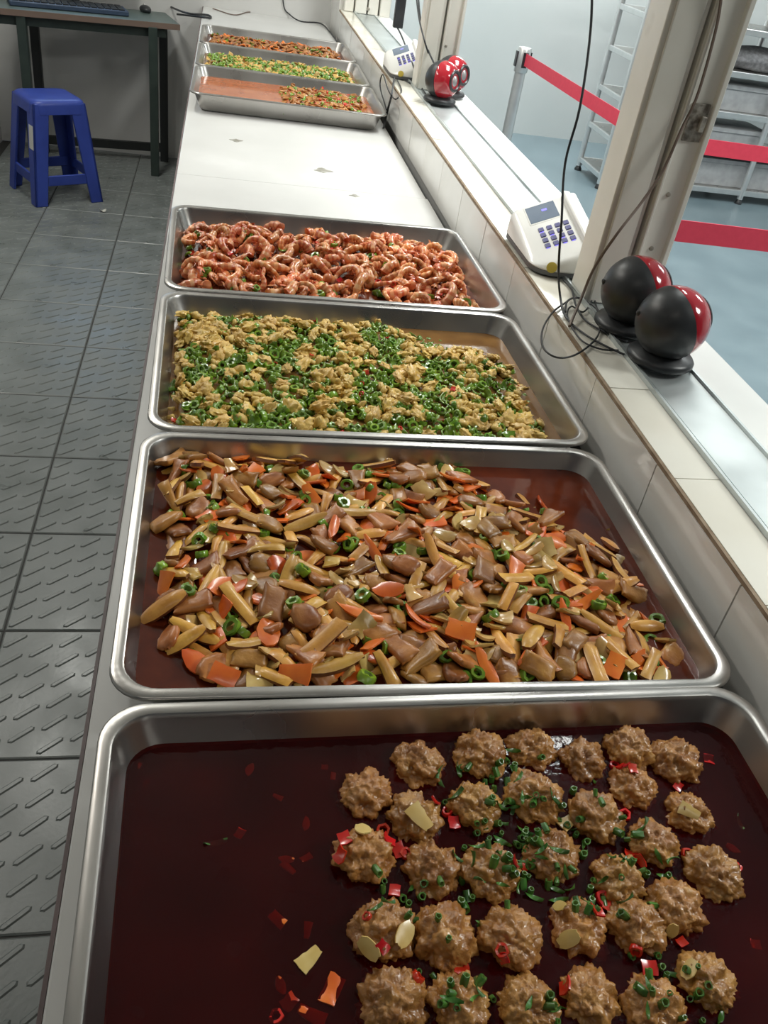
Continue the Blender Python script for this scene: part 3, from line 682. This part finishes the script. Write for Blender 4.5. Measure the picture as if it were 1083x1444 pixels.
# ------------------------------------------------------------------ card terminals on the ledge
def terminal(dy, label):
    t = empty('card_terminal', (.685, .575 + dy, ZS), label=label, cat='terminal', group=None)
    inv = Matrix.Translation((-.685, -.575, -ZS))
    def prt(mb, name, m_, parent=None, sm=40, bev=0):
        mb.v = [tuple(inv @ Vector(p)) for p in mb.v]
        o = mb.build(name, m_, parent or t, sm, bev); return o
    def top(x, y): return .885 + .42 * (x - .65) + .2 * (y - .5)
    x0, x1, y0, y1 = .628, .752, .478, .685
    def ol(ins, zf, n=8):
        out = []
        R_ = {0: .014, 1: .018, 2: .045, 3: .030}
        for ci, (cx, cy, sx, sy) in enumerate(((x1, y1, 1, 1), (x0, y1, -1, 1), (x0, y0, -1, -1), (x1, y0, 1, -1))):
            r = R_[ci]; ccx, ccy = cx - sx * r, cy - sy * r; a0 = ci * pi / 2
            for k in range(n + 1):
                a = a0 + pi / 2 * k / n; x = ccx + (r - ins) * cos(a); y = ccy + (r - ins) * sin(a); out.append(Vector((x, y, zf(x, y))))
        return out
    base = MB(); base.loops([ol(.006, lambda x, y: ZS + .0005), ol(.001, lambda x, y: ZS + .003), ol(.001, lambda x, y: ZS + .010), ol(.006, lambda x, y: ZS + .011)], cap0=True, cap1=True)
    prt(base, 'base', GREYBASE)
    sh = MB(); sh.loops([ol(.002, lambda x, y: ZS + .0105), ol(0, lambda x, y: ZS + .013), ol(.001, lambda x, y: max(ZS + .015, top(x, y) - .008)), ol(.005, lambda x, y: max(ZS + .017, top(x, y) - .002)), ol(.012, lambda x, y: max(ZS + .018, top(x, y)))], cap0=True, cap1=True)
    shell = prt(sh, 'shell', WPLAST)
    def panel(xa, xb, ya, yb, h, h0=-.001):
        s = MB(); q = [(xa, ya), (xb, ya), (xb, yb), (xa, yb)]
        s.loops([[Vector((x, y, top(x, y) + h0)) for x, y in q], [Vector((x, y, top(x, y) + h)) for x, y in q]], cap0=True, cap1=True); return s
    prt(panel(.651, .707, .612, .673, .0006), 'display_bezel', WPLAST, None, 30, .0005)
    d = prt(panel(.6535, .7045, .616, .669, .0012), 'display', LCD, None, None)
    g = panel(.679, .688, .645, .651, .0016); prt(g, 'lit_digits', LCDLIT, d, None)
    for i in range(4):
        for j in range(4):
            if i == 0 and j == 3: pass
            xa = .6605 + i * .0145; ya = .5835 - j * .0172
            k_ = prt(panel(xa, xa + .0088, ya, ya + .0115, .0022), 'key', KEYB, None, None, .0006)
            if (i * 7 + j * 5) % 4 == 0 or j == 3: prt(panel(xa + .001, xa + .0075, ya - .0017, ya - .0002, .0008), 'key_backlight', KEYLIT, k_, None)
    rd = MB(); rd.loops([[Vector((x, y, top(.728, y) + h)) for x, y in ((xa, .505), (xb, .505), (xb, .675), (xa, .675))] for xa, xb, h in ((.7205, .7375, -.004), (.7210, .7370, .006), (.7235, .7345, .009))], cap0=True, cap1=True)
    prt(rd, 'card_ridge', WPLAST, None, 30, .0015)
    st = MB(); st.lathe([(.0095, -.001), (.0095, .0008), (.0085, .0012)], 18, Matrix.Translation((.660, .4805, ZS + .0185)) @ Matrix.Rotation(radians(62), 4, 'X') @ Matrix.Rotation(radians(-14), 4, 'Y'))
    prt(st, 'round_sticker', YELLOW)
    return t
t2 = terminal(0, 'white card terminal with blue keypad beside the two black and red round speakers')
t1 = terminal(1.69, 'white card terminal on the ledge beside the far food trays')

# ------------------------------------------------------------------ round speakers
def speaker(loc, ax, label, group=None):
    t = empty('round_speaker', loc, label=label, cat='speaker', group=group)
    b = MB(); b.lathe([(.0, 0), (.047, 0), (.050, .003), (.050, .008), (.046, .013), (.030, .017), (.024, .022), (.0, .024)], 28); b.build('base', BLACKP, t, 50)
    R = .053; Zc = .061; d = Vector(ax).normalized(); M_ = Matrix.Translation((0, 0, Zc)) @ d.to_track_quat('Z', 'Y').to_matrix().to_4x4()
    bk = MB(); bk.lathe([(R * 1.01 * cos(a), R * 1.01 * sin(a)) for a in [radians(-90 + i * 6) for i in range(15)]] + [(R * 1.01, .002), (R * .97, .003)], 32, M_)
    o = bk.build('back_shell', BLACKP, t, 50)
    ni = MB(); ni.lathe([(0, .003), (.004, .002), (.005, 0)], 10, Matrix.Translation((0, 0, Zc)) @ d.to_track_quat('Z', 'Y').to_matrix().to_4x4() @ Matrix.Translation((.02, .02, -.0455)) @ Matrix.Rotation(pi, 4, 'X'))
    ni.build('socket', RUBBER, o, 50)
    fr = MB(); fr.lathe([(R * .985, .002)] + [(R * cos(a), R * sin(a)) for a in [radians(4 + i * 6) for i in range(9)]] + [(R * .52, R * .82)], 32, M_)
    fr.build('front_shell', REDP, t, 50)
    rg = MB(); rg.lathe([(.0295, .040), (.0305, .0445), (.028, .0475), (.024, .0475), (.0215, .044), (.0205, .040)], 28, M_); rg.build('grille_ring', BLACKP, t, 50)
    cn = MB(); cn.lathe([(.0212, .0415), (.017, .0418), (.013, .0443), (.006, .0472), (0, .0482)], 24, M_); cn.build('cone', SILVER, t, 50)
    hl = MB(); hl.lathe([(.0, -.006), (.008, -.006), (.009, .002), (.004, .006), (0, .006)], 12, Matrix.Translation((0, 0, .02))); hl.build('neck', BLACKP, t, 50)
    return t
speaker((.734, .162, ZS + .006), (.89, .20, .26), 'black and red round speaker on the window track, in front of its twin')
speaker((.722, .276, ZS + .006), (.89, .20, .26), 'black and red round speaker touching the window post, behind its twin')
speaker((.732, 1.862, ZS + .006), (.70, -.70, .12), 'red round speaker with silver cone in front of the far window post')
speaker((.788, 1.985, ZS + .006), (.70, -.70, .12), 'red round speaker tucked behind another beside the far window post')

# ------------------------------------------------------------------ cables
def cable(pts, r, m_, label, name='cable', plug=None):
    mb = MB(); mb.tube(smooth_path(pts), r, 6); o = mb.build(name, m_, None, 60); return tag(o, label, 'cable')
zt = ZS + .003
def L(u, v, z=zt): return at(u, v, z=z)
# thin black cable hanging down past the near terminal
cable([at(835, -60, x=.60), at(833, 40, x=.60), at(818, 150, x=.595), at(797, 230, x=.59), at(792, 310, x=.595), at(788, 370, x=.605), L(789, 410, zt + .02), L(797, 445), L(820, 468), L(850, 486), L(880, 500)],
      .0019, CABLE, 'thin black cable hanging down in front of the white card terminal')
cable([L(800, 425), L(780, 440), L(765, 465), L(766, 490), L(785, 504), L(812, 500), L(840, 478), L(846, 455), L(838, 420), L(833, 385)],
      .0016, CABLE, 'thin black cable looped in a ring on the tiled ledge')
cable([L(797, 440), L(800, 425), L(815, 420), L(838, 432), L(852, 450)], .0018, CABLE, 'short black cable running to the speaker at the window post')
cable([at(1020, -40, y=.372), at(1012, 30, y=.372), at(985, 130, y=.372), at(962, 180, y=.370), at(935, 240, y=.360), at(905, 285, y=.345), at(870, 330, x=.683), at(838, 378, x=.676), at(820, 420, x=.668), L(803, 460)],
      .0024, CABLEB, 'brownish cable running down the near window post')
cable([L(792, 392), L(806, 408), L(812, 430), L(826, 452), L(856, 470), L(884, 482)], .0018, CABLE, 'black cable running from the near terminal to the front speaker')
cable([L(846, 372), L(842, 400), L(834, 425), L(822, 440), L(806, 432), L(800, 446), L(818, 478), L(846, 492), L(872, 494)], .0015, CABLE, 'fine black cable winding over the ledge past the front speaker')
cable([at(588, -40, x=.70), at(592, 20, x=.705), at(600, 60, x=.712), at(610, 85, x=.72), at(617, 96, x=.73)], .0028, CABLE, 'black cable coming down the far window post to the red speaker')
cable([at(584, -40, x=.66), at(590, 20, x=.66), at(598, 55, x=.67), at(604, 75, x=.69)], .0025, CABLE, 'second black cable in front of the far window post')
cable([L(556, 110), L(552, 135, ZS + .001), at(548, 150, x=.61), at(543, 170, x=.608), at(541, 180, z=ZC + .004)], .0035, CABLE, 'black cable dropping from the far terminal to the tray corner')
cable([L(560, 112), L(566, 128, ZS + .002), at(558, 140, x=.612), at(548, 128, x=.606), at(540, 105, x=.606), at(536, 122, x=.604), at(545, 155, x=.606)], .0022, CABLE, 'thin black cable looped over the ledge beside the far tray')
cable([L(571, 113), L(580, 118), L(592, 121), L(600, 132)], .0022, CABLE, 'thin black cable from the far terminal to the red speaker')
yb = YB - .012
cable([at(230, 5, z=.705), at(262, 18, z=ZC + .004), at(292, 21, z=ZC + .004), at(297, 25, z=ZC + .004), at(285, 24, z=ZC + .004), at(250, 20, z=.712)], .0045, CABLE, 'thick black cable looped over the corner of the counter by the desk')
cable([at(398, -30, y=yb), at(400, 8, y=yb), at(408, 20, y=yb), at(424, 30, z=ZC + .004), at(452, 33, z=ZC + .004), at(466, 46, z=ZC + .004), at(476, 60, z=ZC + .004)], .003, CABLE, 'thin cable falling down the back wall behind the trays')
cable([at(300, 12, z=ZC + .003), at(330, 21, z=ZC + .003), at(350, 17, z=ZC + .003), at(375, 17, z=ZC + .003), at(395, 20, z=ZC + .003)], .0025, CABLEB, 'grey cable lying on the counter along the back wall')
# power brick hanging over the far terminal
pa = empty('power_adapter', at(563, 20, x=.72), label='black power adapter hanging on its cable above the far terminal', cat='adapter')
MB().box(-.018, .018, -.014, .014, -.045, .06).build('body', BLACKP, pa, 30, .003)
pq = [Vector((0, 0, -.045)), at(566, 50, x=.715) - pa.location, at(576, 75, x=.705) - pa.location, at(585, 100, x=.70) - pa.location, at(584, 112, x=.70) - pa.location]
b = MB(); b.tube(smooth_path(pq), .003, 6); b.build('cord', CABLE, pa, 60)
b = MB(); b.tube([(0, 0, .06), (0, 0, .30), (-.01, 0, .9)], .003, 6); b.build('cord', CABLE, pa, 60)
# plug lying between terminal and post
pg = empty('power_plug', at(815, 388, z=ZS), radians(-35), label='dark cable plug between the near terminal and the window post', cat='plug')
MB().box(-.016, .016, -.011, .011, .001, .018).build('body', RUBBER, pg, 30, .003)
MB().box(-.030, -.016, -.006, .006, .004, .014).build('strain_relief', RUBBER, pg, 30, .002)
# ------------------------------------------------------------------ blue stool
st = empty('plastic_stool', (-.661, 3.336, 0), radians(31.1), label='blue plastic stool with a white sticker standing by the desk', cat='stool')
hS = .43; f = .1575; s_ = .118
sm = MB(); sm.loops([rrect(-a, a, -a, a, .04, z, 6) for a, z in ((s_ + .004, hS - .055), (s_ + .002, hS - .02), (s_, hS - .008), (s_ - .008, hS - .001), (s_ - .03, hS), )], cap1=True)
sm.loops([rrect(-a, a, -a, a, .04, z, 6) for a, z in ((s_ + .004, hS - .055), (s_ - .002, hS - .053), (s_ - .006, hS - .01))], cap1=True)
sm.build('seat', BLUEP, st, 50)
for sx in (-1, 1):
    for sy in (-1, 1):
        lg = MB()
        for ax in (0, 1):
            w1, w0, th = .070, .056, .012
            Ls = []
            for z, c, w in ((0, f, w0), (hS - .05, s_ + .002, w1), (hS - .012, s_ - .002, w1 + .022)):
                if ax == 0: q = [(c, c), (c - w, c), (c - w, c - th), (c, c - th)]
                else: q = [(c, c), (c, c - w), (c - th, c - w), (c - th, c)]
                Ls.append([Vector((sx * a, sy * b_, z)) for a, b_ in q])
            lg.loops(Ls, 0, True, True)
        o = lg.build('leg', BLUEP, st, 30, .003)
zc = .105; cB = f - (f - s_) * zc / (hS - .05) - .004
for k in range(4):
    cb = MB(); cb.box(-cB + .02, cB - .02, -cB, -cB + .010, zc - .022, zc + .022); cb.build('crossbar', BLUEP, st, 30, .003).rotation_euler = (0, 0, k * pi / 2)
def cz(z): return f - (f - s_ - .002) * z / (hS - .05) + .0012
lab = MB(); lab.loops([[Vector((-cz(z) + d, y, z)) for y, z in ((-cz(.235) + .006, .235), (-cz(.235) + .050, .235), (-cz(.33) + .050, .33), (-cz(.33) + .006, .33))] for d in (.0010, 0)], 0, True, True)
lab.build('sticker', STICK, st, None)

# ------------------------------------------------------------------ desk in the corner
dk = empty('desk', (-.5, 3.9, 0), label='dark green metal desk with brown-edged top against the back wall', cat='desk')
def dpart(mb, name, m_, sm=30, bev=0, par=None):
    o = mb.build(name, m_, None, sm, bev); o.parent = dk; o.matrix_parent_inverse = Matrix.Translation(-Vector(dk.location)); return o
A0 = at(-60, 6, z=.70); A1 = at(254, 35, z=.70); dv = (A1 - A0).normalized(); A0 = A1 - dv * .86; nv = Vector((-dv.y, dv.x, 0))
def slab(z0, z1, c0, c1, d0, d1):
    s = MB(); q = [A0 + dv * c0 + nv * d0, A0 + dv * c1 + nv * d0, A0 + dv * c1 + nv * d1, A0 + dv * c0 + nv * d1]
    s.loops([[Vector((p.x, p.y, z)) for p in q] for z in (z0, z1)], 0, True, True); return s
dl = (A1 - A0).length
dpart(slab(.68, .70, 0, dl, .004, .325), 'desk_top', TABTOP, None, .002)
dpart(slab(.676, .7005, 0, dl, 0, .004), 'front_edging', TABEDGE, None)
dpart(slab(.635, .68, .06, dl - .06, .03, .05), 'apron', GREENM, None)
for (u, v, y, m_) in ((34, 70, 3.64, GREENM), (51, 70, 3.97, BLACKM), (217, 120, 3.78, GREENM), (231, 120, 4.05, BLACKM)):
    p = at(u, v, y=y); dpart(MB().box(p.x - .02, p.x + .02, y - .02, y + .02, .001, .68), 'leg', m_, None, .002)
pl = at(51, 70, y=3.97); prr = at(231, 120, y=4.05)
s = MB(); s.loops([[Vector((pl.x, 3.955, z)), Vector((prr.x, 4.035, z)), Vector((prr.x, 4.06, z)), Vector((pl.x, 3.98, z))] for z in (.05, .09)], 0, True, True); dpart(s, 'stretcher', BLACKM, None)
kb = empty('keyboard', A0 + dv * .42 + nv * .16 + Vector((0, 0, .0)), atan2(dv.y, dv.x), label='dark blue black keyboard lying on the desk', cat='keyboard')
MB().box(-.30, .22, -.075, .085, .001, .022).build('case', BLUEKEY, kb, 30, .004)
kk = MB()
for i in range(16):
    for j in range(5): kk.box(-.288 + i * .0310, -.288 + i * .0310 + .026, -.064 + j * .028, -.064 + j * .028 + .023, .022, .027)
kk.build('keys', BLACKP, kb, None)['kind'] = 'stuff'
ms = empty('computer_mouse', at(205, 17, z=.70), radians(20), label='small dark mouse at the end of the keyboard on the desk', cat='mouse')
mo = lumpy(.03, 3, .03, 1.5, .62, 3, 0, (.9, 1.5)); mo.v = [(x, y, max(z, -.012) + .0122) for x, y, z in mo.v]; mo.build('shell', BLACKP, ms, 60)
wh = MB(); wh.lathe([(0, -.003), (.006, -.003), (.006, .003), (0, .003)], 12, Matrix.Translation((0, .02, .029)) @ Matrix.Rotation(pi / 2, 4, 'Y')); wh.build('wheel', SILVER, ms, 50)
mn = empty('added_monitor', A0 + dv * .42 + nv * .24, atan2(dv.y, dv.x), label='unseen computer monitor with a lit bluish screen, added on the desk', cat='monitor')  # guessed monitor out of view, added for the bluish shine on the floor
b = MB(); b.loops([rrect(-.10, .10, -.07, .07, .03, z, 5) for z in (.0015, .012)], 0, True, True); b.build('foot', BLACKP, mn, 40)
MB().box(-.02, .02, -.012, .012, .012, .20).build('stand', BLACKP, mn, 30, .002)
MB().box(-.26, .26, -.012, .02, .13, .46).build('housing', BLACKP, mn, 30, .004)
MB().box(-.245, .245, -.0135, -.012, .148, .445).build('screen', mat('added_screen', (.55, .75, 1.0), rough=.3, emit=3.0), mn, None)
# litter on the floor
p = at(145, 299, z=0)
l_ = curved_slab(.03, .02, .002, .2, 'oval', 5, 5, 4, .08, .3); o = l_.build('paper_scrap', [STICK, STICK], None, 60); o.location = (p.x, p.y, .006); tag(o, 'small white paper scrap on the floor beside the blue stool', 'paper')

# ------------------------------------------------------------------ dining hall: barrier posts and belts
def stanchion(x, y, to, label, top=.85, sag=.0):
    t = empty('barrier_post', (x, y, 0), label=label, cat='barrier post')
    b = MB(); b.lathe([(0, .001), (.16, .001), (.165, .006), (.15, .014), (.05, .026), (.032, .034), (0, .034)], 32); b.build('base', CHROME, t, 50)
    b = MB(); b.lathe([(.0, .03), (.0265, .03), (.0265, top - .10), (0, top - .10)], 20); b.build('pole', CHROME, t, 50)
    b = MB(); b.lathe([(0, top - .105), (.031, top - .105), (.033, top - .10), (.033, top - .008), (.029, top), (0, top + .001)], 22); b.build('cap', CHROME, t, 50)
    ang = atan2(to[1] - y, to[0] - x)
    for k in range(4):
        a = ang + k * pi / 2; M_ = Matrix.Rotation(a, 4, 'Z')
        b = MB(); b.box(.030, .037, -.012, .012, top - .082, top - .018, 0, M_); b.build('belt_slot', BLACKP, t, None)
    n = 14; vs = []; d = Vector((to[0] - x, to[1] - y, 0)); e = d.normalized(); w = Vector((-e.y, e.x, 0)) * .0012
    Ls = []
    for i in range(n + 1):
        q = i / n; p = e * (.036 + (d.length - .072) * q); dz = -sag * 4 * q * (1 - q)
        Ls.append([p + w + Vector((0, 0, top - .020 + dz)), p - w + Vector((0, 0, top - .020 + dz)), p - w + Vector((0, 0, top - .072 + dz)), p + w + Vector((0, 0, top - .072 + dz))])
    b = MB(); b.loops(Ls, 0, True, True); b.build('belt', BELT, t, 40)
    return t
stanchion(1.472, 3.46, (1.525, 2.02), 'chrome barrier post whose red belt runs along the white hall wall side')
stanchion(1.525, 2.02, (3.4, 1.93), 'chrome barrier post behind the near window post with a red belt')
stanchion(1.000, 1.035, (3.1, .93), 'chrome barrier post just outside the window sill holding a red belt')

# ------------------------------------------------------------------ steel rack in the hall
rk = empty('steel_rack', (3.4, 4.65, 0), label='steel shelf rack standing in the hall before the white wall', cat='rack')
def rpart(mb, name, m_, sm=30, bev=0):
    o = mb.build(name, m_, None, sm, bev); o.parent = rk; o.matrix_parent_inverse = Matrix.Translation(-Vector(rk.location)); return o
X0, X1, Y0, Y1 = 2.46, 4.45, 4.45, 4.86
for x in (X0, (X0 + X1) / 2, X1):
    for y in (Y0, Y1):
        b = MB(); b.tube([(x, y, .03), (x, y, 1.9)], .019, 12); rpart(b, 'post', CHROME, 50)
        b = MB(); b.lathe([(0, 0), (.024, 0), (.024, .012), (.012, .03), (0, .03)], 14, Matrix.Translation((x, y, .0005))); rpart(b, 'foot', BLACKP, 50)
LEV = (.085, .31, .535, .76, .985, 1.21, 1.44)
for z in LEV:
    rpart(MB().box(X0, X1, Y0 + .005, Y1 - .005, z - .014, z), 'shelf', STEEL, None)
    b = MB(); b.box(X0, X1, Y0 - .012, Y0 + .006, z - .032, z + .002); b.box(X0, X1, Y1 - .006, Y1 + .012, z - .032, z + .002); b.box(X0 - .012, X0 + .006, Y0, Y1, z - .028, z + .002)
    rpart(b, 'shelf_lip', CHROME, None, .003)
# things stored on the rack
def crate(x, z, w, h, label):
    c = empty('storage_box', (x, 4.65, z), label=label, cat='box')
    b = MB(); b.loops([rrect(-w / 2 + i, w / 2 - i, -.15 + i, .15 - i, .02, zz, 4) for i, zz in ((.01, .001), (.004, h * .5), (0, h), (.008, h), (.014, h * .5), (.018, .012))], cap0=True, cap1=True)
    b.build('body', GREYBOX, c, 40)
    b = MB(); b.loops([rrect(-w / 2 - i, w / 2 + i, -.15 - i, .15 + i, .024, zz, 4) for i, zz in ((.003, h - .02), (.006, h - .018), (.006, h + .004), (0, h + .008))], cap0=True, cap1=True); b.build('lid', GREYBOX, c, 40)
crate(3.30, .535, .62, .14, 'light grey lidded box on the middle shelf of the steel rack')
crate(3.22, .31, .60, .12, 'light grey lidded box on the lower middle shelf of the steel rack')
crate(3.40, .085, .70, .16, 'grey lidded box on the bottom shelf of the steel rack')
sk = lumpy(.17, 4, .12, 2.2, .42, 4, 0, (1.7, .85)); zm = min(v[2] for v in sk.v); zb = -.055
sk.v = [(x, y, max(z, zb) - zb) for x, y, z in sk.v]; o = sk.build('cloth_sack', SACK, None, 60); o.location = (3.33, 4.65, .7605); tag(o, 'dark grey cloth sack lying on the steel rack', 'sack')
